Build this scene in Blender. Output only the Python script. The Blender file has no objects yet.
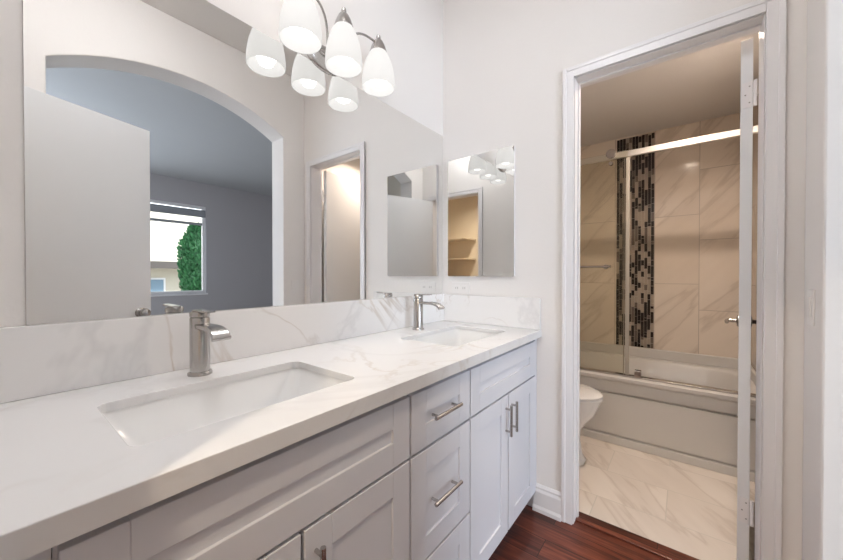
import bpy, bmesh, math, random
from mathutils import Vector, Matrix

S = bpy.context.scene
COL = S.collection
random.seed(7)

# ------------------------------------------------------------------ camera
F_PX = 337.0
cam_d = bpy.data.cameras.new('camera')
cam = bpy.data.objects.new('camera', cam_d)
COL.objects.link(cam)
cam.location = (1.19, 0.0, 1.215)
cam_d.sensor_width = 36.0
cam_d.lens = 36.0 * F_PX / 843.0
cam_d.shift_y = -0.0025
cam_d.clip_start = 0.01
cam.rotation_euler = (math.radians(90 - 0.5), 0, math.radians(38.02))
S.camera = cam

# ------------------------------------------------------------------ world, sun, exposure
w = bpy.data.worlds.new('sky'); S.world = w
w.use_nodes = True
bg = w.node_tree.nodes['Background']
bg.inputs['Color'].default_value = (0.84, 0.91, 1.0, 1)
bg.inputs['Strength'].default_value = 2.0
sun_d = bpy.data.lights.new('sun', 'SUN'); sun_d.energy = 1.2; sun_d.angle = 0.02
sun_d.color = (1, 0.95, 0.86)
sun = bpy.data.objects.new('sun', sun_d); COL.objects.link(sun)
sun.rotation_euler = Vector((0.62, 0.30, -0.72)).to_track_quat('-Z', 'Y').to_euler()
vs = S.view_settings
vs.view_transform = 'Standard'; vs.look = 'None'; vs.gamma = 1.0
vs.use_curve_mapping = False
vs.exposure = 1.10
S.cycles.max_bounces = 14
S.cycles.diffuse_bounces = 8
S.cycles.glossy_bounces = 8
S.cycles.transmission_bounces = 8
S.cycles.transparent_max_bounces = 12
S.cycles.caustics_reflective = True
S.cycles.caustics_refractive = False
S.cycles.blur_glossy = 0.5
S.cycles.sample_clamp_indirect = 6.0

def portal(name, loc, rot, sx, sy):
    d = bpy.data.lights.new(name, 'AREA'); d.shape = 'RECTANGLE'; d.size = sx; d.size_y = sy
    d.energy = 1.0
    d.cycles.is_portal = True
    o = bpy.data.objects.new(name, d); COL.objects.link(o); o.location = loc; o.rotation_euler = rot

# area lights added for extra bedroom daylight; the portal serves the mirrored window
R90 = math.pi / 2
def window_light(name, loc, rot, sx, sy, e):
    d = bpy.data.lights.new(name, 'AREA'); d.shape = 'RECTANGLE'; d.size = sx; d.size_y = sy
    d.energy = e; d.color = (0.72, 0.84, 1.0)
    o = bpy.data.objects.new(name, d); COL.objects.link(o); o.location = loc; o.rotation_euler = rot
window_light('added_daylight_near', (3.9, -2.21, 1.5), (-R90, 0, math.pi), 2.1, 1.9, 10)  # added light at an unglazed opening out of view
window_light('added_daylight_large', (5.97, -0.7, 1.5), (0, R90, 0), 2.1, 1.9, 75)  # added light at the unseen second window
portal('daylight_portal', (6.05, 1.86, 1.69), (0, R90, 0), 1.66, 1.3)

# ------------------------------------------------------------------ material helpers
def new_mat(name):
    m = bpy.data.materials.new(name); m.use_nodes = True
    nt = m.node_tree
    return m, nt, nt.nodes['Principled BSDF']

def N(nt, t, **kw):
    n = nt.nodes.new(t)
    for k, v in kw.items():
        setattr(n, k, v)
    return n

def coords(nt, scale=(1, 1, 1), rot=(0, 0, 0), loc=(0, 0, 0)):
    tc = N(nt, 'ShaderNodeTexCoord'); mp = N(nt, 'ShaderNodeMapping')
    mp.inputs['Scale'].default_value = scale
    mp.inputs['Rotation'].default_value = rot
    mp.inputs['Location'].default_value = loc
    nt.links.new(tc.outputs['Object'], mp.inputs['Vector'])
    return mp.outputs['Vector']

def ramp(nt, fac, stops, interp='LINEAR'):
    r = N(nt, 'ShaderNodeValToRGB'); r.color_ramp.interpolation = interp
    e = r.color_ramp.elements
    while len(e) < len(stops): e.new(0.5)
    for i, (p, c) in enumerate(stops):
        e[i].position = p
        e[i].color = (c[0], c[1], c[2], 1) if hasattr(c, '__len__') else (c, c, c, 1)
    nt.links.new(fac, r.inputs['Fac'])
    return r.outputs['Color']

def mixc(nt, fac, a, b, mode='MIX'):
    m = N(nt, 'ShaderNodeMix', data_type='RGBA', blend_type=mode)
    for sock, v in ((m.inputs[0], fac), (m.inputs[6], a), (m.inputs[7], b)):
        if isinstance(v, (int, float)): sock.default_value = v
        elif isinstance(v, tuple): sock.default_value = (v[0], v[1], v[2], 1)
        else: nt.links.new(v, sock)
    return m.outputs[2]

def noise(nt, vec, scale, detail=3, rough=0.5, dist=0.0):
    n = N(nt, 'ShaderNodeTexNoise')
    n.inputs['Scale'].default_value = scale; n.inputs['Detail'].default_value = detail
    n.inputs['Roughness'].default_value = rough; n.inputs['Distortion'].default_value = dist
    nt.links.new(vec, n.inputs['Vector'])
    return n.outputs['Fac']

def bump(nt, p, h, strength, dist=0.01):
    b = N(nt, 'ShaderNodeBump'); b.inputs['Strength'].default_value = strength
    b.inputs['Distance'].default_value = dist
    nt.links.new(h, b.inputs['Height']); nt.links.new(b.outputs['Normal'], p.inputs['Normal'])

def paint(name, col, rough=0.6, tex=0.0, tscale=70, spec=0.5):
    m, nt, p = new_mat(name)
    v = coords(nt)
    f = noise(nt, v, 3.0, 2)
    c2 = tuple(x * 0.97 for x in col)
    nt.links.new(mixc(nt, f, col, c2), p.inputs['Base Color'])
    p.inputs['Roughness'].default_value = rough
    p.inputs['Specular IOR Level'].default_value = spec
    if tex: bump(nt, p, noise(nt, v, tscale, 4), tex, 0.004)
    return m

def metal(name, col, rough, stretch=None):
    m, nt, p = new_mat(name)
    p.inputs['Metallic'].default_value = 1.0
    v = coords(nt, stretch or (1, 1, 1))
    f = noise(nt, v, 60, 2)
    nt.links.new(mixc(nt, f, col, tuple(x * 0.92 for x in col)), p.inputs['Base Color'])
    p.inputs['Roughness'].default_value = rough
    return m

def emit(name, col, strength):
    m, nt, p = new_mat(name)
    p.inputs['Base Color'].default_value = (*col, 1)
    p.inputs['Emission Color'].default_value = (*col, 1)
    p.inputs['Emission Strength'].default_value = strength
    return m

def quartz(name, loc, sc, wd, m0, m1, strength, base_col=(0.72, 0.715, 0.715)):
    m, nt, p = new_mat(name)
    v = coords(nt, (1, 1, 1), (0.3, 0.5, 0.6), loc)
    n1 = N(nt, 'ShaderNodeTexNoise'); n1.inputs['Scale'].default_value = sc; n1.inputs['Detail'].default_value = 6
    n1.inputs['Distortion'].default_value = 0.6; nt.links.new(v, n1.inputs['Vector'])
    vein = ramp(nt, n1.outputs['Fac'], [(0.5 - wd, 0.0), (0.50, strength), (0.5 + wd, 0.0)])
    msk = ramp(nt, noise(nt, v, 1.7, 2), [(m0, 0.0), (m1, 1.0)])
    fac = mixc(nt, 1.0, vein, msk, 'MULTIPLY')
    n2 = noise(nt, coords(nt, (1, 1, 1), (0.2, 0.1, 1.2), (3, 1, 2)), 1.3, 5, 0.55, 1.0)
    v2 = ramp(nt, n2, [(0.47, 0.0), (0.50, 0.45), (0.53, 0.0)])
    base = mixc(nt, v2, base_col, (0.62, 0.61, 0.61))
    vc = mixc(nt, noise(nt, v, 6, 2), (0.42, 0.42, 0.43), (0.62, 0.50, 0.38))
    nt.links.new(mixc(nt, fac, base, vc), p.inputs['Base Color'])
    p.inputs['Roughness'].default_value = 0.22
    p.inputs['Specular IOR Level'].default_value = 0.4
    return m

def marble_tile(name, swiz, bw, rh, off, base, veinc, grout, rot, rough, loc=(0, 0, 0), gs=0.0025):
    """swiz: which object axes feed the tile length and tile row directions"""
    m, nt, p = new_mat(name)
    tc = N(nt, 'ShaderNodeTexCoord'); sp = N(nt, 'ShaderNodeSeparateXYZ'); cb = N(nt, 'ShaderNodeCombineXYZ')
    nt.links.new(tc.outputs['Object'], sp.inputs[0])
    nt.links.new(sp.outputs[swiz[0]], cb.inputs['X']); nt.links.new(sp.outputs[swiz[1]], cb.inputs['Y'])
    mp = N(nt, 'ShaderNodeMapping'); mp.inputs['Location'].default_value = loc
    nt.links.new(cb.outputs[0], mp.inputs['Vector'])
    b = N(nt, 'ShaderNodeTexBrick'); b.offset = off; b.offset_frequency = 2
    b.inputs['Scale'].default_value = 1.0; b.inputs['Brick Width'].default_value = bw
    b.inputs['Row Height'].default_value = rh; b.inputs['Mortar Size'].default_value = gs
    b.inputs['Mortar Smooth'].default_value = 0.1
    b.inputs['Color1'].default_value = (0, 0, 0, 1); b.inputs['Color2'].default_value = (1, 1, 1, 1)
    nt.links.new(mp.outputs[0], b.inputs['Vector'])
    mp2 = N(nt, 'ShaderNodeMapping'); mp2.inputs['Rotation'].default_value = (0, 0, rot)
    mp2.vector_type = 'TEXTURE'; mp2.inputs['Scale'].default_value = (1.2, 0.22, 1)
    add = N(nt, 'ShaderNodeVectorMath', operation='MULTIPLY_ADD')
    nt.links.new(b.outputs['Color'], add.inputs[0]); add.inputs[1].default_value = (1.3, 0.7, 2.1)
    nt.links.new(cb.outputs[0], add.inputs[2])
    nt.links.new(add.outputs[0], mp2.inputs['Vector'])
    n = noise(nt, mp2.outputs[0], 0.9, 5, 0.5, 0.25)
    vein = ramp(nt, n, [(0.46, 0.0), (0.50, 0.45), (0.52, 0.12), (0.58, 0.0)])
    cloud = ramp(nt, noise(nt, mp2.outputs[0], 0.9, 3), [(0.35, 0.0), (0.75, 0.30)])
    c = mixc(nt, cloud, base, veinc)
    c = mixc(nt, vein, c, veinc)
    c = mixc(nt, b.outputs['Fac'], c, grout)
    nt.links.new(c, p.inputs['Base Color'])
    p.inputs['Roughness'].default_value = rough
    return m

def wood_floor():
    m, nt, p = new_mat('mahogany_plank_flooring')
    v = coords(nt)
    b = N(nt, 'ShaderNodeTexBrick'); b.offset = 0.37
    b.inputs['Scale'].default_value = 1.0; b.inputs['Brick Width'].default_value = 1.1
    b.inputs['Row Height'].default_value = 0.12; b.inputs['Mortar Size'].default_value = 0.0016
    b.inputs['Color1'].default_value = (0, 0, 0, 1); b.inputs['Color2'].default_value = (1, 1, 1, 1)
    nt.links.new(v, b.inputs['Vector'])
    add = N(nt, 'ShaderNodeVectorMath', operation='MULTIPLY_ADD')
    nt.links.new(b.outputs['Color'], add.inputs[0]); add.inputs[1].default_value = (3.3, 1.7, 0.0)
    mp = N(nt, 'ShaderNodeMapping'); mp.inputs['Scale'].default_value = (1.6, 22, 1)
    nt.links.new(v, add.inputs[2]); nt.links.new(add.outputs[0], mp.inputs['Vector'])
    n = noise(nt, mp.outputs[0], 1.6, 6, 0.6, 0.8)
    c = ramp(nt, n, [(0.28, (0.024, 0.008, 0.006)), (0.48, (0.098, 0.025, 0.015)), (0.72, (0.25, 0.075, 0.042))])
    tint = mixc(nt, b.outputs['Color'], (0.75, 0.75, 0.75), (1.2, 1.15, 1.1))
    c = mixc(nt, 1.0, c, tint, 'MULTIPLY')
    c = mixc(nt, b.outputs['Fac'], c, (0.012, 0.005, 0.004))
    nt.links.new(c, p.inputs['Base Color'])
    p.inputs['Roughness'].default_value = 0.3
    return m

def glass_mat(name, tint, refl=1.0):
    m = bpy.data.materials.new(name); m.use_nodes = True; nt = m.node_tree
    nt.nodes.clear()
    out = N(nt, 'ShaderNodeOutputMaterial'); mx = N(nt, 'ShaderNodeMixShader')
    t = N(nt, 'ShaderNodeBsdfTransparent'); g = N(nt, 'ShaderNodeBsdfGlossy')
    t.inputs['Color'].default_value = (*tint, 1); g.inputs['Roughness'].default_value = 0.0
    fr = N(nt, 'ShaderNodeFresnel'); fr.inputs['IOR'].default_value = 1.25 if refl >= 1 else 1.15
    nt.links.new(fr.outputs[0], mx.inputs[0]); nt.links.new(t.outputs[0], mx.inputs[1])
    nt.links.new(g.outputs[0], mx.inputs[2]); nt.links.new(mx.outputs[0], out.inputs[0])
    return m

def shade_mat():
    m = bpy.data.materials.new('frosted_white_lamp_glass'); m.use_nodes = True; nt = m.node_tree
    nt.nodes.clear()
    out = N(nt, 'ShaderNodeOutputMaterial'); mx = N(nt, 'ShaderNodeMixShader'); ad = N(nt, 'ShaderNodeAddShader')
    d = N(nt, 'ShaderNodeBsdfDiffuse'); t = N(nt, 'ShaderNodeBsdfTranslucent'); e = N(nt, 'ShaderNodeEmission')
    d.inputs['Color'].default_value = (0.36, 0.36, 0.36, 1); t.inputs['Color'].default_value = (0.36, 0.36, 0.36, 1)
    e.inputs['Color'].default_value = (1, 0.97, 0.94, 1); e.inputs['Strength'].default_value = 0.27
    mx.inputs[0].default_value = 0.5
    nt.links.new(d.outputs[0], mx.inputs[1]); nt.links.new(t.outputs[0], mx.inputs[2])
    nt.links.new(mx.outputs[0], ad.inputs[0]); nt.links.new(e.outputs[0], ad.inputs[1])
    nt.links.new(ad.outputs[0], out.inputs[0])
    return m

def mirror_mat():
    m, nt, p = new_mat('silvered_mirror_glass')
    p.inputs['Metallic'].default_value = 1.0; p.inputs['Roughness'].default_value = 0.0
    p.inputs['Base Color'].default_value = (0.86, 0.865, 0.86, 1)
    return m

def leaf_mat(name, a, b):
    m, nt, p = new_mat(name)
    v = coords(nt)
    nt.links.new(ramp(nt, noise(nt, v, 14, 3), [(0.3, a), (0.7, b)]), p.inputs['Base Color'])
    p.inputs['Roughness'].default_value = 0.6
    return m

M = {}
M['wall'] = paint('warm_white_wall_paint', (0.80, 0.772, 0.748), 0.7, 0.12)
M['ceil'] = paint('white_ceiling_paint', (0.74, 0.72, 0.70), 0.8, 0.15)
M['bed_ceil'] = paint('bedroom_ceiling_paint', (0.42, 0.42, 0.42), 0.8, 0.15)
M['bed_wall'] = paint('bedroom_grey_wall_paint', (0.46, 0.44, 0.445), 0.7, 0.2)
M['arch'] = M['wall']
M['trim'] = paint('white_semigloss_trim_paint', (0.80, 0.785, 0.79), 0.35)
M['cab'] = paint('white_cabinet_paint_daylight_tint', (0.67, 0.675, 0.715), 0.35)  # bluish daylight cast is mixed into the paint colour
M['door'] = paint('white_door_paint', (0.77, 0.78, 0.79), 0.4)
M['quartz'] = quartz('white_veined_quartz', (2.1, 1.4, 0.3), 2.2, 0.013, 0.50, 0.68, 0.8)
M['splash'] = quartz('veined_quartz_splash', (0.4, 2.6, 1.9), 1.9, 0.010, 0.38, 0.55, 0.8, (0.79, 0.78, 0.775))
M['porc'] = paint('white_porcelain', (0.83, 0.83, 0.825), 0.08)
M['nickel'] = metal('brushed_nickel', (0.50, 0.48, 0.465), 0.26, (1, 1, 14))
M['chrome'] = metal('polished_chrome', (0.78, 0.77, 0.76), 0.08)
M['satin'] = metal('satin_aluminium', (0.80, 0.78, 0.76), 0.38)
M['dark_metal'] = metal('dark_bronze_metal', (0.12, 0.10, 0.09), 0.3)
M['mirror'] = mirror_mat()
M['glass'] = glass_mat('clear_window_glass', (0.97, 0.985, 0.98), 0.5)
M['shower_glass'] = glass_mat('clear_shower_glass', (0.965, 0.96, 0.93), 1.0)
M['glass_edge'] = paint('polished_glass_edge', (0.42, 0.39, 0.34), 0.15)
M['shade'] = shade_mat()
M['bulb'] = emit('lit_bulb', (1.0, 0.98, 0.96), 1.35)
M['lens'] = emit('lit_downlight_lens', (1.0, 0.86, 0.66), 4.0)
M['wood'] = wood_floor()
M['tile'] = marble_tile('marble_wall_tile', ('Z', 'X'), 0.57, 0.30, 0.37, (0.78, 0.70, 0.61), (0.46, 0.38, 0.31),
                        (0.50, 0.44, 0.38), 0.75, 0.12, loc=(-1.14, -0.98 + 0.3, 0))
M['tile_side'] = marble_tile('marble_side_wall_tile', ('Z', 'Y'), 0.57, 0.30, 0.37, (0.78, 0.70, 0.61), (0.46, 0.38, 0.31),
                             (0.50, 0.44, 0.38), 0.75, 0.12)
M['floor_tile'] = marble_tile('marble_floor_tile', ('X', 'Y'), 0.61, 0.30, 0.5, (0.78, 0.72, 0.655), (0.48, 0.40, 0.34),
                              (0.62, 0.58, 0.52), -0.9, 0.2, loc=(0.1, 0.05, 0))
M['tub'] = paint('white_tub_enamel', (0.64, 0.625, 0.605), 0.3)
M['mos_a'] = paint('dark_brown_mosaic', (0.028, 0.022, 0.020), 0.15)
M['mos_b'] = paint('grey_brown_mosaic', (0.16, 0.13, 0.11), 0.15)
M['mos_c'] = paint('pale_stone_mosaic', (0.40, 0.34, 0.28), 0.25)
M['plate'] = paint('white_plastic_plate', (0.80, 0.78, 0.76), 0.35)
M['slot'] = paint('grey_slot', (0.30, 0.29, 0.28), 0.5)
M['shelf'] = paint('cream_shelf_paint', (0.74, 0.66, 0.55), 0.5)
M['closet'] = paint('cream_closet_paint', (0.74, 0.67, 0.57), 0.7)
M['carpet'] = paint('beige_bedroom_carpet', (0.42, 0.38, 0.34), 0.95, 0.4, 300)
M['blind'] = paint('grey_roller_blind', (0.30, 0.31, 0.33), 0.7)
M['stucco'] = paint('cream_stucco', (0.56, 0.50, 0.41), 0.9, 0.2)
M['roof'] = paint('grey_brown_roofing', (0.30, 0.25, 0.22), 0.9, 0.3, 30)
M['fascia'] = paint('brown_fascia', (0.12, 0.10, 0.09), 0.7)
M['panes'] = paint('bluish_house_window', (0.22, 0.30, 0.38), 0.1)
M['leaf'] = leaf_mat('cypress_foliage', (0.008, 0.06, 0.02), (0.05, 0.20, 0.07))
M['bark'] = paint('brown_bark', (0.12, 0.08, 0.05), 0.9)
M['ground'] = paint('outdoor_paving', (0.42, 0.40, 0.37), 0.9, 0.2, 20)

# ------------------------------------------------------------------ mesh helpers
class B:
    def __init__(self): self.bm = bmesh.new()
    def box(self, x0, x1, y0, y1, z0, z1, mi=0):
        bm = self.bm
        x0, x1 = sorted((x0, x1)); y0, y1 = sorted((y0, y1)); z0, z1 = sorted((z0, z1))
        v = [bm.verts.new((x, y, z)) for z in (z0, z1) for y in (y0, y1) for x in (x0, x1)]
        for f in ((0, 2, 3, 1), (4, 5, 7, 6), (0, 1, 5, 4), (1, 3, 7, 5), (3, 2, 6, 7), (2, 0, 4, 6)):
            fc = bm.faces.new([v[i] for i in f]); fc.material_index = mi
        return self
    def prism(self, pts, d):
        """pts: 3D polygon, d: extrusion vector"""
        bm = self.bm; d = Vector(d)
        a = [bm.verts.new(p) for p in pts]; b = [bm.verts.new(Vector(p) + d) for p in pts]
        n = len(pts)
        bm.faces.new(a[::-1]); bm.faces.new(b)
        for i in range(n):
            bm.faces.new((a[i], a[(i + 1) % n], b[(i + 1) % n], b[i]))
        return self
    def loft(self, rings, cap0=True, cap1=True):
        bm = self.bm
        R = [[bm.verts.new(p) for p in r] for r in rings]
        n = len(R[0])
        for a, b in zip(R, R[1:]):
            for i in range(n):
                bm.faces.new((a[i], a[(i + 1) % n], b[(i + 1) % n], b[i]))
        if cap0: bm.faces.new(R[0][::-1])
        if cap1: bm.faces.new(R[-1])
        return self
    def lathe(self, prof, c=(0, 0, 0), axis=(0, 0, 1), seg=28, sx=1, sy=1, cap0=True, cap1=True):
        """prof: (radius, height along axis)"""
        q = Vector((0, 0, 1)).rotation_difference(Vector(axis).normalized()); c = Vector(c)
        rings = []
        for r, h in prof:
            rings.append([c + q @ Vector((max(r, 1e-5) * sx * math.cos(2 * math.pi * i / seg),
                                          max(r, 1e-5) * sy * math.sin(2 * math.pi * i / seg), h)) for i in range(seg)])
        return self.loft(rings, cap0, cap1)
    def cyl(self, p0, p1, r, seg=20, r1=None):
        p0 = Vector(p0); p1 = Vector(p1)
        return self.lathe([(r, 0), (r if r1 is None else r1, (p1 - p0).length)], p0, p1 - p0, seg)
    def ball(self, c, r, seg=20, sz=1.0, axis=(0, 0, 1)):
        k = 10
        return self.lathe([(r * math.sin(math.pi * i / k), -r * sz * math.cos(math.pi * i / k)) for i in range(k + 1)], c, axis, seg)
    def tube(self, pts, r, seg=12, smooth=0):
        P = [Vector(p) for p in pts]
        for _ in range(smooth):
            Q = [P[0]]
            for a, b in zip(P, P[1:]): Q += [a * 0.75 + b * 0.25, a * 0.25 + b * 0.75]
            P = Q + [P[-1]]
        rings = []; up = None
        for i, p in enumerate(P):
            t = (P[min(i + 1, len(P) - 1)] - P[max(i - 1, 0)]).normalized()
            if up is None:
                up = t.orthogonal().normalized()
            up = (up - t * up.dot(t)).normalized(); s = t.cross(up)
            rings.append([p + (up * math.cos(2 * math.pi * k / seg) + s * math.sin(2 * math.pi * k / seg)) * r for k in range(seg)])
        return self.loft(rings)
    def build(self, name, mat, parent=None, bevel=0.0, smooth=False, seg=2, sub=0, loc=None):
        bm = self.bm
        bmesh.ops.recalc_face_normals(bm, faces=bm.faces)
        me = bpy.data.meshes.new(name)
        if loc is not None:
            bmesh.ops.translate(bm, verts=bm.verts, vec=-Vector(loc))
        bm.to_mesh(me); bm.free()
        for mm in (mat if isinstance(mat, (list, tuple)) else [mat]): me.materials.append(mm)
        o = bpy.data.objects.new(name, me); COL.objects.link(o)
        if loc is not None: o.location = loc
        if parent is not None:
            o.parent = parent; o.matrix_parent_inverse = world_mat(parent).inverted()
        if bevel:
            md = o.modifiers.new('bevel', 'BEVEL'); md.width = bevel; md.segments = seg
            md.limit_method = 'ANGLE'; md.angle_limit = math.radians(35)
        if sub:
            md = o.modifiers.new('sub', 'SUBSURF'); md.levels = sub; md.render_levels = sub
        if smooth:
            me.polygons.foreach_set('use_smooth', [True] * len(me.polygons))
            md = None
            me.update()
            try:
                me.set_sharp_from_angle(angle=math.radians(smooth if smooth is not True else 40))
            except Exception:
                pass
        return o

def world_mat(o):
    m = Matrix.LocRotScale(o.location, o.rotation_euler, o.scale)
    if o.parent is not None:
        m = world_mat(o.parent) @ o.matrix_parent_inverse @ m
    return m

def tag(o, label, cat, group=None, kind=None):
    o['label'] = label; o['category'] = cat
    if group: o['group'] = group
    if kind: o['kind'] = kind
    return o

def struct(o, label=None, cat=None):
    o['kind'] = 'structure'
    if label: o['label'] = label
    if cat: o['category'] = cat
    return o

def thing(name, loc, label, cat, group=None, rz=0.0):
    o = bpy.data.objects.new(name, None); COL.objects.link(o)
    o.empty_display_size = 0.05
    o.location = loc; o.rotation_euler = (0, 0, rz)
    return tag(o, label, cat, group)

def dup(o, loc, label, parent=None):
    def cp(s, par):
        c = s.copy(); COL.objects.link(c)
        if par is not None:
            mi = s.matrix_parent_inverse.copy(); c.parent = par; c.matrix_parent_inverse = mi
        for ch in list(s.children): cp(ch, c)
        return c
    r = cp(o, parent); r.location = loc; r['label'] = label
    return r

def rrect(cx, cy, hx, hy, r, z, k=5):
    pts = []
    for sx, sy, a0 in ((1, 1, 0), (-1, 1, 90), (-1, -1, 180), (1, -1, 270)):
        for i in range(k + 1):
            a = math.radians(a0 + 90 * i / k)
            pts.append(Vector((cx + sx * (hx - r) + r * math.cos(a), cy + sy * (hy - r) + r * math.sin(a), z)))
    return pts

def point_light(name, loc, e, col, r=0.03):
    d = bpy.data.lights.new(name, 'POINT'); d.energy = e; d.color = col; d.shadow_soft_size = r
    o = bpy.data.objects.new(name, d); COL.objects.link(o); o.location = loc
    return o

def disk_light(name, loc, e, col, size, spread=180):
    d = bpy.data.lights.new(name, 'AREA'); d.shape = 'DISK'; d.size = size; d.energy = e; d.color = col
    d.spread = math.radians(spread)
    o = bpy.data.objects.new(name, d); COL.objects.link(o); o.location = loc
    return o

# ------------------------------------------------------------------ dimensions
W = 1.516       # arch wall face
WT = 0.19       # arch wall thickness
YB = 1.74       # back wall face
YB2 = 1.85      # bath side of back wall
YF = -0.03      # closet wall face
YF2 = -0.14
ZC = 2.935      # ceiling
HD = 2.165      # door head
DX0, DX1 = 0.765, 1.416      # bath door opening
CX0, CX1 = 0.70, 1.36       # closet door opening
ZB = 2.46       # bath ceiling
YT = 3.55       # tub back wall
BX1 = 1.58      # bath right wall
BEDX = 5.96     # bedroom far wall
TOP = 0.935     # counter top

# ------------------------------------------------------------------ structure
struct(B().box(-0.12, 0, YF2 - 0.0, YB2, 0, ZC).build('wall_left', M['wall']), 'warm white wall behind the vanity and mirror', 'wall')
b = B()
b.box(0, DX0, YB, YB2, 0, ZC); b.box(DX1, W + WT, YB, YB2, 0, ZC); b.box(DX0, DX1, YB, YB2, HD, ZC)
struct(b.build('wall_back', M['wall']), 'warm white wall with the tub room doorway', 'wall')
b = B()
b.box(0, CX0, YF2, YF, 0, ZC); b.box(CX1, W, YF2, YF, 0, ZC); b.box(CX0, CX1, YF2, YF, HD, ZC)
struct(b.build('wall_front', M['wall']), 'warm white wall around the closet doorway', 'wall')
# arch wall
AY0, AY1, ASP, APK = 0.19, 1.54, 2.385, 2.575
half = (AY1 - AY0) / 2; rise = APK - ASP
Rr = (half * half + rise * rise) / (2 * rise)
yc = (AY0 + AY1) / 2; zc = APK - Rr
a0 = math.asin(half / Rr)
arc = [(yc + Rr * math.sin(-a0 + 2 * a0 * i / 32), zc + Rr * math.cos(-a0 + 2 * a0 * i / 32)) for i in range(33)]
b = B()
pts = [(W, YF2, 0), (W, AY0, 0)] + [(W, y, z) for y, z in arc] + [(W, AY1, 0), (W, YB, 0), (W, YB, ZC), (W, YF2, ZC)]
b.prism(pts, (WT, 0, 0))
struct(b.build('wall_right', M['wall'], bevel=0.006), 'white wall with an arched opening to the bedroom', 'wall')
struct(B().box(-0.12, W + WT, YF2, YB2, ZC, ZC + 0.1).build('ceiling', M['ceil']), 'white ceiling over the vanity', 'ceiling')
struct(B().box(-0.12, W + WT, -1.75, YB2 - 0.005, -0.05, 0).build('floor', M['wood']), 'dark red wood plank floor', 'floor')

# tub room
struct(B().box(-0.12, BX1 + 0.1, YB2 - 0.005, YT + 0.1, -0.05, 0).build('floor_tub_room', M['floor_tile']), 'marble tile floor of the tub room', 'floor')
struct(B().box(-0.12, 0, YB2, 2.74, 0, ZB).build('wall_toilet_side', M['wall']), 'plain wall behind the toilet', 'wall')
struct(B().box(-0.12, 0, 2.74, YT, 0, ZB).build('wall_tub_left', M['tile_side']), 'marble tiled wall at the left tub end', 'wall')
struct(B().box(BX1, BX1 + 0.1, YB2, 2.74, 0, ZB).build('wall_tub_room_right', M['wall']), 'plain wall behind the open tub room door', 'wall')
struct(B().box(BX1, BX1 + 0.1, 2.74, YT, 0, ZB).build('wall_tub_right', M['tile_side']), 'marble tiled wall at the right tub end', 'wall')
struct(B().box(-0.12, BX1 + 0.1, YT, YT + 0.1, 0, ZB).build('wall_tub_back', M['tile']), 'marble tiled wall behind the tub', 'wall')
struct(B().box(-0.12, BX1 + 0.1, YB2, YT + 0.1, ZB, ZB + 0.1).build('ceiling_tub_room', M['ceil']), 'lower ceiling of the tub room', 'ceiling')
# mosaic strip, sticks of three shades
b = B()
mx0, mx1, mz0, mz1 = 0.692, 0.978, 0.575, ZB - 0.012
nc = 12; cw = (mx1 - mx0) / nc
for c in range(nc):
    z = mz0 - random.random() * 0.06
    while z < mz1:
        h = random.choice((0.025, 0.05, 0.05, 0.075, 0.10, 0.14))
        za, zb = max(z, mz0), min(z + h, mz1)
        if zb - za > 0.004:
            r = random.random()
            mi = 0 if r < 0.58 else (1 if r < 0.72 else 2)
            b.box(mx0 + c * cw + 0.001, mx0 + (c + 1) * cw - 0.001, YT - 0.006, YT, za + 0.001, zb - 0.001, mi)
        z += h
struct(b.build('trim_1', [M['mos_a'], M['mos_b'], M['mos_c']]), 'vertical strip of dark and pale mosaic sticks on the tub wall', 'mosaic strip')

# closet behind the camera
struct(B().box(-0.1, 2.45, -1.75, -1.65, 0, 2.6).build('wall_closet_back', M['closet']), 'cream back wall of the closet', 'wall')
struct(B().box(2.35, 2.45, -1.65, YF2, 0, 2.6).build('wall_closet_right', M['closet']), 'cream closet wall behind the shelves', 'wall')
struct(B().box(-0.1, 0.0, -1.65, YF2, 0, 2.6).build('wall_closet_left', M['closet']), 'cream side wall of the closet', 'wall')
struct(B().box(W + WT, 2.35, YF2, YF, 0, 2.6).build('wall_closet_front', M['closet']), 'closet wall backing onto the bedroom', 'wall')
struct(B().box(-0.1, 2.45, -1.75, YF2, 2.6, 2.7).build('ceiling_closet', M['ceil']), 'closet ceiling', 'ceiling')
struct(B().box(W + WT, 2.45, -1.75, YF2, -0.05, 0).build('floor_closet', M['wood']), 'closet floor beyond the doorway', 'floor')

# bedroom
BY0, BY1 = -2.2, 4.6
wx0, wx1 = BEDX, BEDX + 0.15
winA = (1.20, 2.52, 0.875, 2.505); winB = (-1.7, 0.3, 0.4, 2.6)
b = B()
b.box(wx0, wx1, BY0, winB[0], 0, ZC); b.box(wx0, wx1, winB[1], winA[0], 0, ZC); b.box(wx0, wx1, winA[1], BY1, 0, ZC)
for wn in (winA, winB):
    b.box(wx0, wx1, wn[0], wn[1], 0, wn[2]); b.box(wx0, wx1, wn[0], wn[1], wn[3], ZC)
struct(b.build('wall_bedroom_far', M['bed_wall']), 'grey bedroom wall with the window', 'wall')
struct(B().box(W + WT, BEDX + 0.15, BY1, BY1 + 0.1, 0, ZC).build('wall_bedroom_end', M['bed_wall']), 'grey bedroom end wall', 'wall')
b = B(); b.box(2.45, 2.8, BY0 - 0.1, BY0, 0, ZC).box(5.0, BEDX + 0.15, BY0 - 0.1, BY0, 0, ZC).box(2.8, 5.0, BY0 - 0.1, BY0, 2.5, ZC).box(2.8, 5.0, BY0 - 0.1, BY0, 0, 0.5)  # opening added out of view for the near daylight
struct(b.build('wall_bedroom_near', M['bed_wall']), 'grey bedroom wall past the closet', 'wall')
struct(B().box(W + WT, W + WT + 0.02, YB2, BY1, 0, ZC).build('wall_bedroom_side', M['bed_wall']), 'grey bedroom wall beside the tub room', 'wall')
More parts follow.
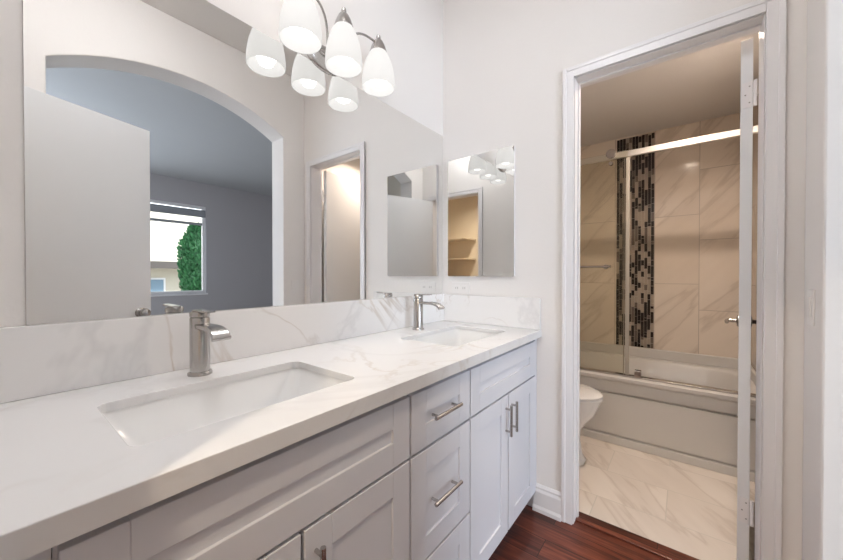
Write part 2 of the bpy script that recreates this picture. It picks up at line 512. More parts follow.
struct(B().box(2.45, 2.5, BY0, YF, 0, ZC).build('wall_bedroom_closet_side', M['bed_wall']), 'grey bedroom wall beside the closet', 'wall')
struct(B().box(W + WT, BEDX + 0.15, BY0 - 0.1, BY1 + 0.1, ZC, ZC + 0.1).build('ceiling_bedroom', M['bed_ceil']), 'bedroom ceiling', 'ceiling')
b = B(); b.box(W + WT, BEDX + 0.15, YF2, BY1 + 0.1, -0.05, 0); b.box(2.45, BEDX + 0.15, BY0 - 0.1, YF2, -0.05, 0)
struct(b.build('floor_bedroom', M['carpet']), 'beige bedroom carpet floor', 'floor')

# windows of the bedroom
def window(name, wn, rail_z, label):
    y0, y1, z0, z1 = wn
    t = bpy.data.objects.new(name, None); COL.objects.link(t); t.location = (wx0 + 0.05, (y0 + y1) / 2, z0)
    struct(t, label, 'window')
    f = 0.05; xa, xb = wx0 + 0.03, wx0 + 0.10
    fr = B()
    fr.box(xa, xb, y0, y0 + f, z0, z1).box(xa, xb, y1 - f, y1, z0, z1)
    fr.box(xa, xb, y0 + f, y1 - f, z0, z0 + f).box(xa, xb, y0 + f, y1 - f, z1 - f, z1)
    fr.build('window_frame', M['trim'], t, 0.004)
    B().box(xa + 0.01, xb - 0.01, y0 + f, y1 - f, rail_z - 0.022, rail_z + 0.022).build('window_rail', M['blind'], t, 0.003)
    B().box(wx0 + 0.062, wx0 + 0.068, y0 + f, y1 - f, z0 + f, rail_z - 0.022).build('window_pane', M['glass'], t)
    B().box(wx0 + 0.062, wx0 + 0.068, y0 + f, y1 - f, rail_z + 0.022, z1 - f).build('window_pane', M['glass'], t)
    B().box(wx0 - 0.02, wx0 + 0.03, y0 - 0.02, y1 + 0.02, z0 - 0.03, z0).build('window_sill', M['trim'], t, 0.004)
    return t
window('window_1', winA, 2.17, 'white framed bedroom window seen in the mirror')
window('window_2_added', winB, 1.5, 'large bedroom window hidden from view, added for extra daylight')  # unseen window put in so more daylight reaches the vanity
rb = thing('roller_blind', (wx0 + 0.0, 1.86, 2.40), 'grey roller blind rolled up across the bedroom window top', 'blind')
B().box(wx0 + 0.005, wx0 + 0.025, 1.21, 2.51, 2.315, 2.43).build('blind_fabric', M['blind'], rb, 0.003)
B().box(wx0 + 0.0, wx0 + 0.03, 1.21, 2.51, 2.295, 2.315).build('bottom_bar', M['blind'], rb, 0.003)

# outdoors
struct(B().box(BEDX + 0.15, 30, -12, 18, -0.3, -0.1).build('ground', M['ground']), 'paved ground outside the bedroom', 'ground')
h = thing('neighbouring_house', (11, 1.5, -0.1), 'cream stucco house outside the bedroom window', 'house')
B().box(11, 16, -5, 12, -0.1, 1.42).build('wall', M['stucco'], h)
b = B(); b.prism([(10.5, -5.5, 1.42), (10.5, -5.5, 1.6), (13.5, -5.5, 3.6), (16.5, -5.5, 1.6), (16.5, -5.5, 1.42)], (0, 18, 0))
b.build('roof', M['stucco'], h)
B().box(10.44, 10.5, -5.5, 12.5, 1.40, 1.60).build('fascia', M['fascia'], h)
hw = B().box(10.97, 11.0, 2.5, 3.2, 0.45, 1.13).build('window', M['trim'], h)
B().box(10.955, 10.97, 2.55, 3.15, 0.50, 1.08).build('pane', M['panes'], hw)
# cypress
ty, tx = 3.36, 9.0
tr = thing('cypress_tree', (tx, ty, -0.1), 'tall narrow green cypress outside the bedroom window', 'tree')
B().cyl((tx, ty, -0.1), (tx, ty, 1.2), 0.06, 10, 0.04).build('trunk', M['bark'], tr)
b = B(); rnd = random.Random(3)
for i in range(2600):
    zz = rnd.random(); ang = rnd.random() * 6.283
    rr = 0.36 * (0.55 + 0.45 * math.sin(min(1, zz * 1.6) * 1.57)) * (1 - 0.75 * max(0, zz - 0.75) / 0.25) * (0.65 + 0.4 * rnd.random())
    p = Vector((tx + rr * math.cos(ang), ty + rr * math.sin(ang), 0.15 + zz * 2.35))
    d = Vector((math.cos(ang) * 0.7, math.sin(ang) * 0.7, 0.8 + rnd.random() * 0.5)).normalized()
    s = d.cross(Vector((rnd.random() - .5, rnd.random() - .5, rnd.random() - .5))).normalized()
    l = 0.07 + 0.07 * rnd.random(); ww = 0.022 + 0.02 * rnd.random()
    v = [b.bm.verts.new(p - s * ww * 0.4), b.bm.verts.new(p + s * ww * 0.4), b.bm.verts.new(p + d * l * .5 + s * ww), b.bm.verts.new(p + d * l), b.bm.verts.new(p + d * l * .5 - s * ww)]
    b.bm.faces.new(v)
b.lathe([(0.05, 0.1), (0.22, 0.4), (0.27, 1.2), (0.26, 1.9), (0.14, 2.3), (0.02, 2.5)], (tx, ty, 0), seg=14)
b.build('foliage', M['leaf'], tr)

# ------------------------------------------------------------------ door casings, baseboards
def casing(name, x0, x1, yface, sgn, z1, label, wd=0.056):
    """flat stepped casing round an opening in a wall at y=yface, protruding sgn*y"""
    b = B()
    for (a, c, d) in ((0, wd, 0.012), (wd - 0.018, wd, 0.016), (0.0, 0.006, 0.008)):
        yy = yface + sgn * d
        b.box(x0 - c, x0 - a, yface, yy, 0, z1 + c)
        b.box(x1 + a, x1 + c, yface, yy, 0, z1 + c)
        b.box(x0 - a, x1 + a, yface, yy, z1 + a, z1 + c)
    o = b.build(name, M['trim'], bevel=0.004, seg=3)
    return struct(o, label, 'door casing')
casing('trim_2', DX0, DX1 - 0.0, YB, -1, HD, 'white casing round the tub room doorway', 0.05)
casing('trim_3', CX0, CX1, YF, 1, HD, 'white casing round the closet doorway')
def jamb(name, x0, x1, ya, yb, z1, ystop, label):
    b = B(); t = 0.004
    b.box(x0, x0 + t, ya, yb, 0, z1).box(x1 - t, x1, ya, yb, 0, z1).box(x0, x1, ya, yb, z1 - t, z1)
    if ystop is not None:
        b.box(x0 + t, x0 + t + 0.008, ystop - 0.018, ystop, 0, z1 - t).box(x0 + t, x1 - t, ystop - 0.018, ystop, z1 - t - 0.008, z1 - t)
    return struct(b.build(name, M['trim'], bevel=0.0015), label, 'door jamb')
jamb('trim_4', DX0, DX1, YB, YB2, HD, 1.81, 'white jamb lining the tub room doorway')
jamb('trim_5', CX0, CX1, YF2, YF, HD, None, 'white jamb lining the closet doorway')

def baseboard(name, pts, label, h=0.135):
    """profile swept between two points with the wall on the left; d = outward normal"""
    (xa, ya), (xb, yb), (nx, ny) = pts
    prof = [(0, 0), (0.022, 0), (0.022, 0.018), (0.014, 0.03), (0.014, h - 0.035), (0.009, h - 0.022), (0.011, h - 0.012), (0.004, h), (0, h)]
    b = B()
    p = [(xa + nx * d, ya + ny * d, z) for d, z in prof]
    b.prism(p, (xb - xa, yb - ya, 0))
    return struct(b.build(name, M['trim']), label, 'baseboard')
baseboard('baseboard_back', ((0.575, YB), (DX0 - 0.05, YB), (0, -1)), 'white baseboard between the vanity and the tub room doorway')
baseboard('baseboard_right', ((W, AY1), (W, YB), (-1, 0)), 'white baseboard under the light switch')
baseboard('baseboard_tub_room', ((BX1, YB2), (BX1, 2.74), (-1, 0)), 'white baseboard in the tub room')
# wood threshold under the tub room door
struct(B().box(DX0 + 0.004, DX1 - 0.004, YB + 0.03, YB2 - 0.004, 0, 0.008).build('trim_6', M['wood'], bevel=0.003), 'dark red wood threshold in the tub room doorway', 'threshold')

# ------------------------------------------------------------------ doors
def door(name, hinge, ang, length, z1, label, side, hardware, cat='door'):
    """leaf whose hinge line is at `hinge`, pointing along angle ang; its thickness lies on the right of that direction"""
    t = bpy.data.objects.new(name, None); COL.objects.link(t); t.location = (hinge[0], hinge[1], 0)
    t.rotation_euler = (0, 0, ang)
    struct(t, label, cat)
    T = 0.036
    Wm = world_mat(t)
    def add(bb, nm, mat, par=t, **k):
        bmesh.ops.transform(bb.bm, matrix=Wm, verts=bb.bm.verts)
        return bb.build(nm, mat, par, **k)
    add(B().box(0, length, -T, 0, 0.012, z1), 'leaf', M['door'], bevel=0.002)
    hx = length - 0.06; hz = 0.975
    hd = None
    for sgn, y in ((1, 0.0), (-1, -T)):
        d = (0, sgn, 0)
        if hardware == 'knob':
            b = B().lathe([(0.032, 0), (0.032, 0.006), (0.028, 0.010), (0.012, 0.012), (0.011, 0.03)], (hx, y, hz), d, 24)
            k = add(b, 'door_knob', M['nickel'], smooth=True)
            add(B().lathe([(0.011, 0.028), (0.024, 0.034), (0.029, 0.046), (0.026, 0.058), (0.014, 0.064), (0.001, 0.065)], (hx, y, hz), d, 24), 'knob_ball', M['nickel'], k, smooth=True)
        else:
            b = B().lathe([(0.031, 0), (0.031, 0.006), (0.027, 0.010), (0.011, 0.012), (0.010, 0.045)], (hx, y, hz), d, 24)
            k = add(b, 'door_handle', M['nickel'] if sgn > 0 else M['dark_metal'], smooth=True)
            b = B().tube([(hx + 0.006, y + sgn * 0.045, hz), (hx - 0.03, y + sgn * 0.05, hz), (hx - 0.10, y + sgn * 0.047, hz)], 0.0085, 10, 1)
            add(b, 'lever', M['nickel'] if sgn > 0 else M['dark_metal'], k, smooth=True)
    # hinges on the hinge edge
    for z in (0.27, 1.93):
        b = B()
        b.box(-0.0025, 0.0, -T + 0.003, -0.003, z - 0.05, z + 0.05)
        b.cyl((-0.006, side * 0.006 + (0 if side > 0 else -T), z - 0.05), (-0.006, side * 0.006 + (0 if side > 0 else -T), z + 0.05), 0.006, 10)
        hg = add(b, 'hinge', M['trim'], smooth=True)
        s = B()
        for dz, dy in ((-0.032, 0.010), (0.0, 0.022), (0.032, 0.010)):
            s.cyl((-0.0025, -T + dy, z + dz), (-0.0036, -T + dy, z + dz), 0.0028, 8)
        add(s, 'screw', M['slot'], hg)
    return t
door('door_1', (1.362, YB2 + 0.012), math.radians(90 - 5.6), 0.61, 2.152, 'white slab door with a lever handle opened into the tub room, seen edge-on', -1, 'lever')
# closet leaf: stands open into the arch
door('door_2', (1.357, -0.012), math.radians(90 - 17.9), 0.69, 2.15, 'flat white slab door with a round knob, reflected at the left of the big mirror', 1, 'knob')

# ------------------------------------------------------------------ vanity
VX = 0.592      # face of the door fronts
VF = 0.572      # face of the carcass
ZT, ZK = TOP - 0.019, 0.10
def shaker(y0, y1, z0, z1, fw=0.067):
    b = B(); xa = VF + 0.001
    b.box(xa, VX - 0.0065, y0 + fw - 0.002, y1 - fw + 0.002, z0 + fw - 0.002, z1 - fw + 0.002)
    b.box(xa, VX, y0, y0 + fw, z0, z1).box(xa, VX, y1 - fw, y1, z0, z1)
    b.box(xa, VX, y0 + fw, y1 - fw, z0, z0 + fw).box(xa, VX, y0 + fw, y1 - fw, z1 - fw, z1)
    return b
def pull(p0, p1, par):
    """bar pull standing off the front on two posts"""
    p0 = Vector(p0); p1 = Vector(p1); d = (p1 - p0).normalized(); off = Vector((0.025, 0, 0))
    b = B(); b.cyl(p0 + off, p1 + off, 0.006, 14)
    for p in (p0 + d * 0.018, p1 - d * 0.018):
        b.cyl(p - Vector((0.001, 0, 0)), p + off, 0.0045, 12)
    return b.build('handle', M['nickel'], par, smooth=True)
def carcass(y0, y1, par):
    b = B(); t = 0.018
    b.box(0.02, VF, y0, y0 + t, ZK, ZT - 0.002).box(0.02, VF, y1 - t, y1, ZK, ZT - 0.002)
    b.box(0.02, VF, y0 + t, y1 - t, ZK, ZK + t)
    b.box(VF - 0.02, VF, y0 + t, y1 - t, ZT - 0.045, ZT - 0.002)
    b.box(VF - 0.02, VF, y0 + t, y1 - t, 0.69, 0.72)
    b.box(0.02, 0.03, y0 + t, y1 - t, ZK + t, ZT - 0.002)
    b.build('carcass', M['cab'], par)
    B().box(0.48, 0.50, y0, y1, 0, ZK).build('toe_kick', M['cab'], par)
G = 0.0042
zs = 0.704      # split line under the top row of fronts
zt = 0.878
def sink_base(y0, y1, label, fill0=None, fill1=None):
    t = thing('sink_base_cabinet', (0.3, (y0 + y1) / 2, 0), label, 'cabinet', 'vanity cabinets')
    carcass(y0, y1, t)
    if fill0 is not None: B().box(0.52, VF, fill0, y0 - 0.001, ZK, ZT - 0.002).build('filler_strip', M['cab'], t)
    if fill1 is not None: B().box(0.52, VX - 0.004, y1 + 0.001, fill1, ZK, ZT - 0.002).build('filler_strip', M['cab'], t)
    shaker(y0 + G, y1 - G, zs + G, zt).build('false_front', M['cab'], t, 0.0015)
    ym = (y0 + y1) / 2
    for (a, c, hy) in ((y0 + G, ym - G, ym - 0.030), (ym + G, y1 - G, ym + 0.030)):
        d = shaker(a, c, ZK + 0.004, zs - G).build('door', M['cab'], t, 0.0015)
        pull((VX, hy, zs - 0.040), (VX, hy, zs - 0.040 - 0.13), d)
    return t
sink_base(0.045, 0.716, 'white shaker cabinet under the nearer sink with a wide false front', fill0=YF + 0.002)
sink_base(1.047, 1.707, 'white shaker cabinet under the farther sink beside the back wall', fill1=YB - 0.002)
t = thing('drawer_cabinet', (0.3, 0.88, 0), 'white shaker three-drawer cabinet between the two sink cabinets', 'cabinet', 'vanity cabinets')
carcass(0.717, 1.046, t)
for (za, zb) in ((zs + G, zt), (0.372 + G, zs - G), (ZK + 0.004, 0.372 - G)):
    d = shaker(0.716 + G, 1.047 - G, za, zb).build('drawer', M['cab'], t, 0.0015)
    zm = (za + zb) / 2
    pull((VX - 0.0, 0.874 - 0.072, zm), (VX - 0.0, 0.874 + 0.072, zm), d)

# countertop with two cut-outs
SK = [(0.340, 0.376, 0.149, 0.238, 'nearer'), (0.340, 1.352, 0.149, 0.238, 'farther')]
bm = bmesh.new(); edges = []
def loop(pts):
    vs_ = [bm.verts.new(p) for p in pts]
    for i in range(len(vs_)): edges.append(bm.edges.new((vs_[i], vs_[(i + 1) % len(vs_)])))
loop([(0.002, YF + 0.002, TOP), (0.612, YF + 0.002, TOP), (0.612, YB - 0.002, TOP), (0.002, YB - 0.002, TOP)])
for cx, cy, hx, hy, _ in SK: loop(rrect(cx, cy, hx, hy, 0.022, TOP))
res = bmesh.ops.triangle_fill(bm, use_beauty=True, use_dissolve=False, edges=edges)
bm.normal_update()
faces = [g for g in res['geom'] if isinstance(g, bmesh.types.BMFace)]
ext = bmesh.ops.extrude_face_region(bm, geom=faces)
bmesh.ops.translate(bm, verts=[g for g in ext['geom'] if isinstance(g, bmesh.types.BMVert)], vec=(0, 0, -0.020))
bb = B(); bb.bm.free(); bb.bm = bm
bmesh.ops.recalc_face_normals(bm, faces=bm.faces)
top_edges = [e for e in bm.edges if all(abs(v.co.z - TOP) < 1e-5 for v in e.verts) and len(e.link_faces) == 2
             and abs(e.link_faces[0].normal.dot(e.link_faces[1].normal)) < 0.5]
bmesh.ops.bevel(bm, geom=top_edges, offset=0.0018, segments=2, affect='EDGES', profile=0.5)
bb.box(0.590, 0.612, YF + 0.002, YB - 0.002, TOP - 0.037, TOP - 0.020)
tag(bb.build('countertop', M['quartz']), 'long white quartz countertop with faint veins over the vanity', 'countertop')
tag(B().box(0.002, 0.022, YF + 0.002, YB - 0.002, TOP + 0.0005, 1.0995).build('backsplash', M['splash'], bevel=0.0015),
    'long white veined quartz backsplash under the big mirror', 'backsplash')
tag(B().box(0.0225, 0.610, YB - 0.022, YB - 0.002, TOP + 0.0005, 1.0955).build('side_splash', M['splash'], bevel=0.0015),
    'short white quartz side splash under the small mirror', 'backsplash')

def make_sink(cx, cy, hx, hy, label):
    t = thing('undermount_sink', (cx, cy, TOP - 0.17), label, 'sink', 'undermount sinks')
    z = TOP - 0.0205
    rings = [rrect(cx, cy, hx + 0.02, hy + 0.02, 0.03, z - 0.012), rrect(cx, cy, hx + 0.02, hy + 0.02, 0.03, z), rrect(cx, cy, hx + 0.004, hy + 0.004, 0.026, z),
             rrect(cx, cy, hx - 0.002, hy - 0.003, 0.032, z - 0.02), rrect(cx, cy, hx - 0.018, hy - 0.03, 0.05, z - 0.085),
             rrect(cx, cy, hx - 0.04, hy - 0.06, 0.06, z - 0.115), rrect(cx, cy, hx * 0.45, hy * 0.40, 0.05, z - 0.122),
             rrect(cx, cy, 0.024, 0.024, 0.0238, z - 0.126)]
    b = B(); b.loft(rings, cap0=False, cap1=True)
    b.build('basin', M['porc'], t, smooth=60)
    B().lathe([(0.001, 0.0), (0.023, 0.0), (0.023, 0.003), (0.018, 0.004), (0.016, 0.002), (0.001, 0.003)], (cx, cy, z - 0.126), seg=24).build('drain', M['chrome'], t, smooth=True)
    return t
s0 = make_sink(*SK[0][:4], 'white rectangular undermount sink nearest the camera')
dup(s0, (SK[1][0], SK[1][1], TOP - 0.17), 'white rectangular undermount sink by the back wall')

def make_faucet(x, y, label):
    t = thing('faucet', (x, y, TOP), label, 'faucet', 'brushed nickel faucets')
    B().lathe([(0.030, 0), (0.030, 0.006), (0.027, 0.010), (0.001, 0.010)], (x, y, TOP), seg=32).build('base_ring', M['nickel'], t, smooth=True)
    B().lathe([(0.0245, 0.008), (0.0245, 0.158), (0.0225, 0.161), (0.001, 0.161)], (x, y, TOP), seg=36).build('body', M['nickel'], t, smooth=True)
    # flat open waterfall spout, curving down at the end
    prof = [(0.015, 0.138), (0.075, 0.139), (0.102, 0.138), (0.124, 0.133), (0.139, 0.124), (0.146, 0.114)]
    rings = []
    for i, (dx, dz) in enumerate(prof):
        hw = 0.018 + 0.005 * i / 5
        a = Vector(prof[max(i - 1, 0)]); c = Vector(prof[min(i + 1, 5)]); tn = (c - a).normalized(); n = Vector((-tn.y, tn.x)) * 0.006
        rings.append([Vector((x + dx + n.x, y - hw, TOP + dz + n.y)), Vector((x + dx + n.x, y + hw, TOP + dz + n.y)),
                      Vector((x + dx - n.x, y + hw, TOP + dz - n.y)), Vector((x + dx - n.x, y - hw, TOP + dz - n.y))])
    B().loft(rings).build('spout', M['nickel'], t, 0.002, smooth=50)
    b = B(); b.lathe([(0.0245, 0.163), (0.0245, 0.174), (0.022, 0.177), (0.001, 0.177)], (x, y, TOP), seg=36)
    b.build('handle_hub', M['nickel'], t, smooth=True)
    b = B(); b.prism([(x - 0.018, y - 0.014, TOP + 0.1765), (x + 0.080, y - 0.011, TOP + 0.1785), (x + 0.080, y + 0.011, TOP + 0.1785), (x - 0.018, y + 0.014, TOP + 0.1765)], (0, 0, 0.005))
    b.build('lever', M['nickel'], t, 0.0015)
    return t
f0 = make_faucet(0.112, 0.363, 'brushed nickel single-lever faucet behind the nearer sink')
dup(f0, (0.112, 1.352, TOP), 'brushed nickel single-lever faucet behind the farther sink')

# ------------------------------------------------------------------ mirrors
MZ0, MZ1 = 1.1005, 2.073
mt = thing('wall_mirror', (0.003, 0.9, MZ0), 'large frameless mirror on the wall above the backsplash', 'mirror')
B().box(0.001, 0.0045, 0.0495, YB - 0.012, MZ0, MZ1).build('backing', M['blind'], mt)
B().box(0.0045, 0.0055, 0.0495, YB - 0.012, MZ0, MZ1).build('mirror_glass', M['mirror'], mt)
mc = thing('medicine_cabinet', (0.25, YB, 1.21), 'small frameless mirrored cabinet on the back wall', 'mirrored cabinet')
B().box(0.050, 0.470, YB - 0.016, YB - 0.001, 1.208, 1.905).build('cabinet_body', M['trim'], mc, 0.001)
B().box(0.050, 0.470, YB - 0.0195, YB - 0.0165, 1.208, 1.905).build('mirror_door', M['mirror'], mc)

# ------------------------------------------------------------------ vanity light
LY = (0.675, 0.865, 1.055); LX = 0.125; LZ = 2.034
vl = thing('vanity_light', (0.0, 0.865, 2.09), 'three-shade brushed nickel vanity light above the big mirror', 'wall lamp')
bz = 2.11
b = B()
b.lathe([(0.055, 0.001), (0.055, 0.006), (0.048, 0.016), (0.030, 0.024), (0.001, 0.026)], (0, 0.865, bz), (1, 0, 0), 32, 1.0, 1.6)
b.build('backplate', M['nickel'], vl, smooth=True)
for y in LY:
    dy = y - 0.865; sg = 0 if abs(dy) < 0.01 else math.copysign(1, dy)
    if sg:
        pts = [(0.02, 0.865 + sg * 0.01, bz), (0.05, 0.865 + sg * 0.02, bz + 0.01), (0.085, 0.865 + sg * 0.05, bz + 0.09), (0.11, 0.865 + sg * 0.10, bz + 0.125), (LX, y - sg * 0.03, bz + 0.118), (LX, y, bz + 0.115)]
    else:
        pts = [(0.02, 0.865, bz), (0.05, 0.865, bz + 0.01), (0.06, 0.865, bz + 0.08), (0.085, 0.865, bz + 0.125), (LX, 0.865, bz + 0.118)]
    a = B().tube(pts, 0.0048, 12, 2).build('arm', M['nickel'], vl, smooth=True)
    b = B().lathe([(0.001, 0.234), (0.008, 0.230), (0.010, 0.222), (0.007, 0.214), (0.014, 0.210), (0.020, 0.203), (0.030, 0.182), (0.037, 0.160), (0.038, 0.154), (0.001, 0.156)], (LX, y, LZ), seg=28)
    b.build('socket_cap', M['nickel'], vl, smooth=True)
    prof = [(0.0740, 0.0), (0.0755, 0.006), (0.0750, 0.035), (0.0715, 0.065), (0.065, 0.095), (0.056, 0.122), (0.045, 0.144), (0.036, 0.158), (0.033, 0.159),
            (0.041, 0.144), (0.052, 0.122), (0.061, 0.095), (0.0675, 0.065), (0.071, 0.035), (0.0715, 0.006), (0.071, 0.0005)]
    prof = [(r * 0.95, z) for r, z in prof]
    b = B().lathe(prof + [prof[0]], (LX, y, LZ), seg=36, cap0=False, cap1=False)
    sh = b.build('lamp_shade', M['shade'], vl, smooth=True)
    b = B().lathe([(0.001, 0.013), (0.016, 0.015), (0.032, 0.025), (0.040, 0.046), (0.038, 0.068), (0.024, 0.100), (0.014, 0.14), (0.001, 0.14)], (LX, y, LZ), seg=24)
    b.build('bulb', M['bulb'], sh, smooth=True)
    disk_light('vanity_bulb_light', (LX, y, LZ + 0.0115), 0.26, (1.0, 0.98, 0.97), 0.05, 125)

# ------------------------------------------------------------------ plates
op = thing('outlet_plate', (0.13, YB, 1.137), 'white horizontal outlet plate under the small mirror', 'outlet')
B().box(0.068, 0.192, YB - 0.005, YB - 0.0005, 1.102, 1.172).build('cover_plate', M['plate'], op, 0.002)
for cx in (0.105, 0.155):
    r = B().box(cx - 0.017, cx + 0.017, YB - 0.007, YB - 0.005, 1.120, 1.154).build('receptacle', M['plate'], op, 0.002)
    B().box(cx - 0.008, cx - 0.005, YB - 0.0074, YB - 0.0068, 1.131, 1.143).box(cx + 0.005, cx + 0.008, YB - 0.0074, YB - 0.0068, 1.131, 1.143).build('slot', M['slot'], r)
sp = thing('light_switch', (W, 1.645, 1.11), 'white rocker switch plate between the arch and the doorway', 'switch')
B().box(W - 0.005, W - 0.0005, 1.61, 1.68, 1.052, 1.168).build('cover_plate', M['plate'], sp, 0.002)
B().box(W - 0.009, W - 0.005, 1.63, 1.66, 1.078, 1.142).build('rocker', M['plate'], sp, 0.002)
sp = thing('light_switch', (0.42, YF, 1.2), 'white switch plate beside the closet doorway, reflected in the small mirror', 'switch')
B().box(0.385, 0.455, YF + 0.0005, YF + 0.005, 1.142, 1.258).build('cover_plate', M['plate'], sp, 0.002)
B().box(0.405, 0.435, YF + 0.005, YF + 0.009, 1.168, 1.232).build('rocker', M['plate'], sp, 0.002)

# ------------------------------------------------------------------ tub
TY = 2.76
tb = thing('bathtub', (0.78, TY, 0), 'white alcove bathtub with a stepped front apron', 'bathtub')
RZ = 0.49
tx0, tx1 = 0.003, BX1 - 0.003; ty1 = YT - 0.003
cx, cy = (tx0 + tx1) / 2, (TY - 0.03 + ty1) / 2; hx, hy = (tx1 - tx0) / 2, (ty1 - TY + 0.03) / 2
b = B()
rings = [rrect(cx, cy, hx, hy, 0.004, RZ - 0.022), rrect(cx, cy, hx, hy, 0.004, RZ - 0.004), rrect(cx, cy, hx - 0.006, hy - 0.006, 0.004, RZ),
         rrect(cx, cy, hx - 0.07, hy - 0.085, 0.16, RZ), rrect(cx, cy, hx - 0.085, hy - 0.10, 0.17, RZ - 0.012),
         rrect(cx, cy, hx - 0.13, hy - 0.13, 0.17, RZ - 0.20), rrect(cx, cy, hx - 0.20, hy - 0.18, 0.16, RZ - 0.34), rrect(cx, cy, hx - 0.30, hy - 0.24, 0.12, RZ - 0.36)]
b.loft(rings, cap0=False)
b.build('tub_shell', M['tub'], tb, smooth=50)
b = B()   # back and end flange under the tile
b.box(tx0, tx1, ty1 - 0.02, ty1, RZ - 0.002, 0.572).box(tx0, tx0 + 0.02, TY + 0.075, ty1 - 0.02, RZ - 0.002, 0.555).box(tx1 - 0.02, tx1, TY + 0.075, ty1 - 0.02, RZ - 0.002, 0.555)
b.build('tile_flange', M['tub'], tb, 0.006)
# apron: upper band, recessed panel, base strip
prof = [(TY - 0.022, RZ - 0.022), (TY - 0.022, RZ - 0.03), (TY - 0.008, RZ - 0.045), (TY - 0.008, RZ - 0.115), (TY + 0.016, RZ - 0.117), (TY + 0.016, RZ - 0.128), (TY - 0.004, RZ - 0.132),
        (TY - 0.004, 0.070), (TY + 0.012, 0.067), (TY + 0.012, 0.056), (TY - 0.012, 0.052), (TY - 0.012, 0.002), (TY + 0.06, 0.002), (TY + 0.06, RZ - 0.022)]
b = B(); b.prism([(tx0, y, z) for y, z in prof], (tx1 - tx0, 0, 0))
b.build('apron', M['tub'], tb)

# shower door
sd = thing('sliding_shower_door', (0.78, TY + 0.03, RZ), 'frameless sliding glass shower door on a rail over the tub', 'shower door')
YH = TY + 0.035
HZ = 2.075
B().box(0.003, BX1 - 0.003, YH - 0.012, YH + 0.012, HZ - 0.021, HZ + 0.021).build('header_rail', M['satin'], sd, 0.003)
B().box(0.003, BX1 - 0.003, YH - 0.02, YH + 0.03, RZ + 0.0005, RZ + 0.012).build('bottom_track', M['nickel'], sd, 0.003)
g = B().box(0.01, 0.84, YH + 0.016, YH + 0.024, RZ + 0.014, HZ + 0.02).build('fixed_panel', M['shower_glass'], sd)
B().box(0.84, 0.846, YH + 0.015, YH + 0.025, RZ + 0.014, HZ + 0.02).build('edge_strip', M['glass_edge'], g)
g = B().box(0.06, 0.868, YH - 0.026, YH - 0.018, RZ + 0.02, HZ + 0.02).build('sliding_panel', M['shower_glass'], sd)
B().box(0.858, 0.882, YH - 0.028, YH - 0.016, RZ + 0.02, HZ - 0.03).build('edge_strip', M['glass_edge'], g, 0.002)
for x in (0.16, 0.763):
    b = B().lathe([(0.028, -0.012), (0.032, -0.008), (0.032, 0.008), (0.028, 0.012)], (x, YH - 0.024, HZ + 0.015), (0, 1, 0), 24)
    b.build('roller', M['nickel'], sd, smooth=True)
    B().cyl((x, YH - 0.036, HZ - 0.055), (x, YH - 0.012, HZ - 0.055), 0.014, 20).build('roller_bolt', M['nickel'], sd, smooth=True)
B().box(0.915, 0.955, YH - 0.034, YH + 0.002, RZ + 0.012, RZ + 0.06).build('bottom_guide', M['nickel'], sd, 0.003)
b = B(); zb = 1.275; yb = YH - 0.085
b.cyl((0.12, yb, zb), (0.775, yb, zb), 0.008, 14)
for x in (0.15, 0.735):
    b.cyl((x, YH - 0.027, zb), (x, yb, zb), 0.009, 14); b.cyl((x, YH - 0.027, zb), (x, YH - 0.033, zb), 0.018, 16)
b.build('towel_bar', M['nickel'], sd, smooth=True)

# ------------------------------------------------------------------ toilet (tank on the left wall, bowl towards the room)
TYC = 2.34
tl = thing('toilet', (0.4, TYC, 0), 'white toilet just inside the tub room doorway', 'toilet')
def oval(xa, xb, hw, z, n=32, sq=0.0):
    c = (xa + xb) / 2; a = (xb - xa) / 2
    out = []
    for i in range(n):
        t = 2 * math.pi * i / n
        out.append(Vector((c + a * math.cos(t), TYC + hw * math.sin(t) * (1 - 0.10 * math.cos(t)), z)))
    return out
B().loft([oval(0.20, 0.70, 0.125, 0.002), oval(0.20, 0.71, 0.125, 0.03), oval(0.20, 0.688, 0.108, 0.06), oval(0.20, 0.672, 0.102, 0.16), oval(0.20, 0.676, 0.112, 0.215), oval(0.20, 0.705, 0.14, 0.262),
          oval(0.20, 0.755, 0.168, 0.325), oval(0.20, 0.782, 0.18, 0.39), oval(0.20, 0.795, 0.183, 0.425)]).build('bowl', M['porc'], tl, smooth=60)
B().loft([oval(0.25, 0.80, 0.187, 0.428), oval(0.25, 0.805, 0.19, 0.434), oval(0.25, 0.803, 0.188, 0.446)]).build('seat', M['porc'], tl, smooth=50)
B().loft([oval(0.25, 0.803, 0.188, 0.449), oval(0.25, 0.804, 0.189, 0.458), oval(0.26, 0.79, 0.175, 0.468)]).build('lid', M['porc'], tl, smooth=50)
B().loft([rrect(0.115, TYC, 0.09, 0.20, 0.03, 0.40), rrect(0.115, TYC, 0.10, 0.215, 0.03, 0.76)]).build('tank', M['porc'], tl, 0.004, smooth=50)
B().loft([rrect(0.115, TYC, 0.108, 0.222, 0.03, 0.762), rrect(0.115, TYC, 0.108, 0.222, 0.03, 0.79), rrect(0.115, TYC, 0.10, 0.215, 0.03, 0.798)]).build('tank_lid', M['porc'], tl, smooth=50)

tl.location.x -= 0.012
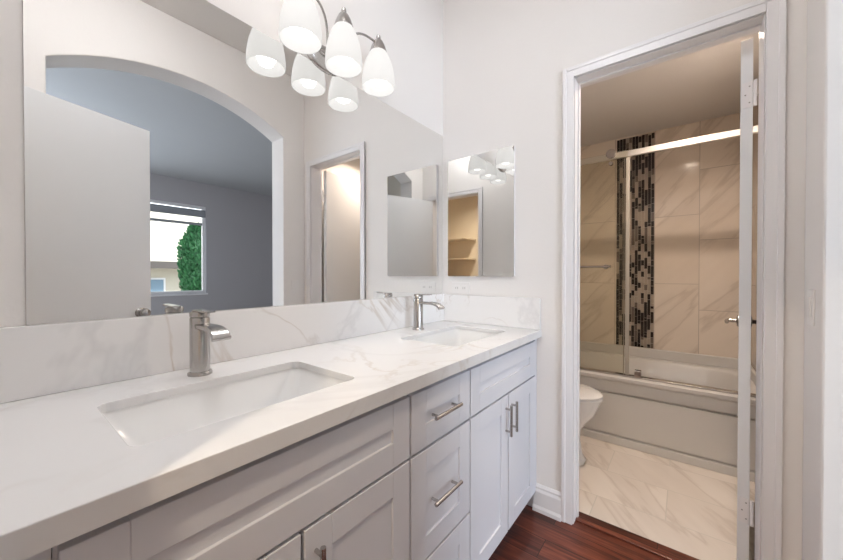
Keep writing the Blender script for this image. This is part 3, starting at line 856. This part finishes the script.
# ------------------------------------------------------------------ lamps of the other rooms
def downlight(name, x, y, z, label, energy, colr):
    t = thing(name, (x, y, z), label, 'ceiling light')
    B().lathe([(0.045, 0.0), (0.075, 0.0), (0.075, -0.006), (0.066, -0.010), (0.048, -0.006)], (x, y, z - 0.0005), seg=32).build('trim_ring', M['trim'], t, smooth=True)
    B().lathe([(0.001, -0.004), (0.048, -0.004), (0.048, -0.007), (0.001, -0.008)], (x, y, z - 0.0005), seg=32).build('lens', M['lens'], t, smooth=True)
    d = bpy.data.lights.new(name + '_light', 'AREA'); d.shape = 'DISK'; d.size = 0.08; d.energy = energy; d.color = colr; d.spread = math.radians(152)
    o = bpy.data.objects.new(name + '_light', d); COL.objects.link(o); o.location = (x, y, z - 0.012)
downlight('recessed_downlight', 1.23, 2.32, ZB, 'round recessed ceiling light in the tub room', 6.0, (1.0, 0.81, 0.66))
downlight('closet_downlight', 1.2, -0.9, 2.6, 'round ceiling light in the closet', 11, (1.0, 0.84, 0.64))

cl = thing('added_fill_lamp', (0.75, 0.35, ZC), 'round white flush fill lamp added out of view over the vanity', 'ceiling light')  # unseen lamp added to light the vanity walls more evenly
B().lathe([(0.14, -0.001), (0.14, -0.02), (0.13, -0.025), (0.001, -0.025)], (0.75, 0.35, ZC), seg=36).build('base', M['trim'], cl, smooth=True)
B().lathe([(0.125, -0.026), (0.122, -0.045), (0.10, -0.07), (0.06, -0.088), (0.001, -0.094)], (0.75, 0.35, ZC), seg=36).build('diffuser', emit('added_fill_lamp_glow', (0.985, 0.985, 1.0), 26.0), cl, smooth=True)

# closet shelves seen in the small mirror
for i, z in enumerate((1.16, 1.49, 1.82)):
    sh = thing('closet_shelf', (1.98, -1.45, z), ('lowest cream closet shelf', 'middle cream closet shelf', 'topmost cream closet shelf')[i] + ' reflected in the small mirror', 'shelf', 'closet shelves')
    B().box(1.62, 2.349, -1.649, -1.25, z - 0.018, z).build('board', M['shelf'], sh, 0.002)
    B().box(1.62, 2.349, -1.649, -1.63, z - 0.06, z - 0.019).build('cleat', M['shelf'], sh)
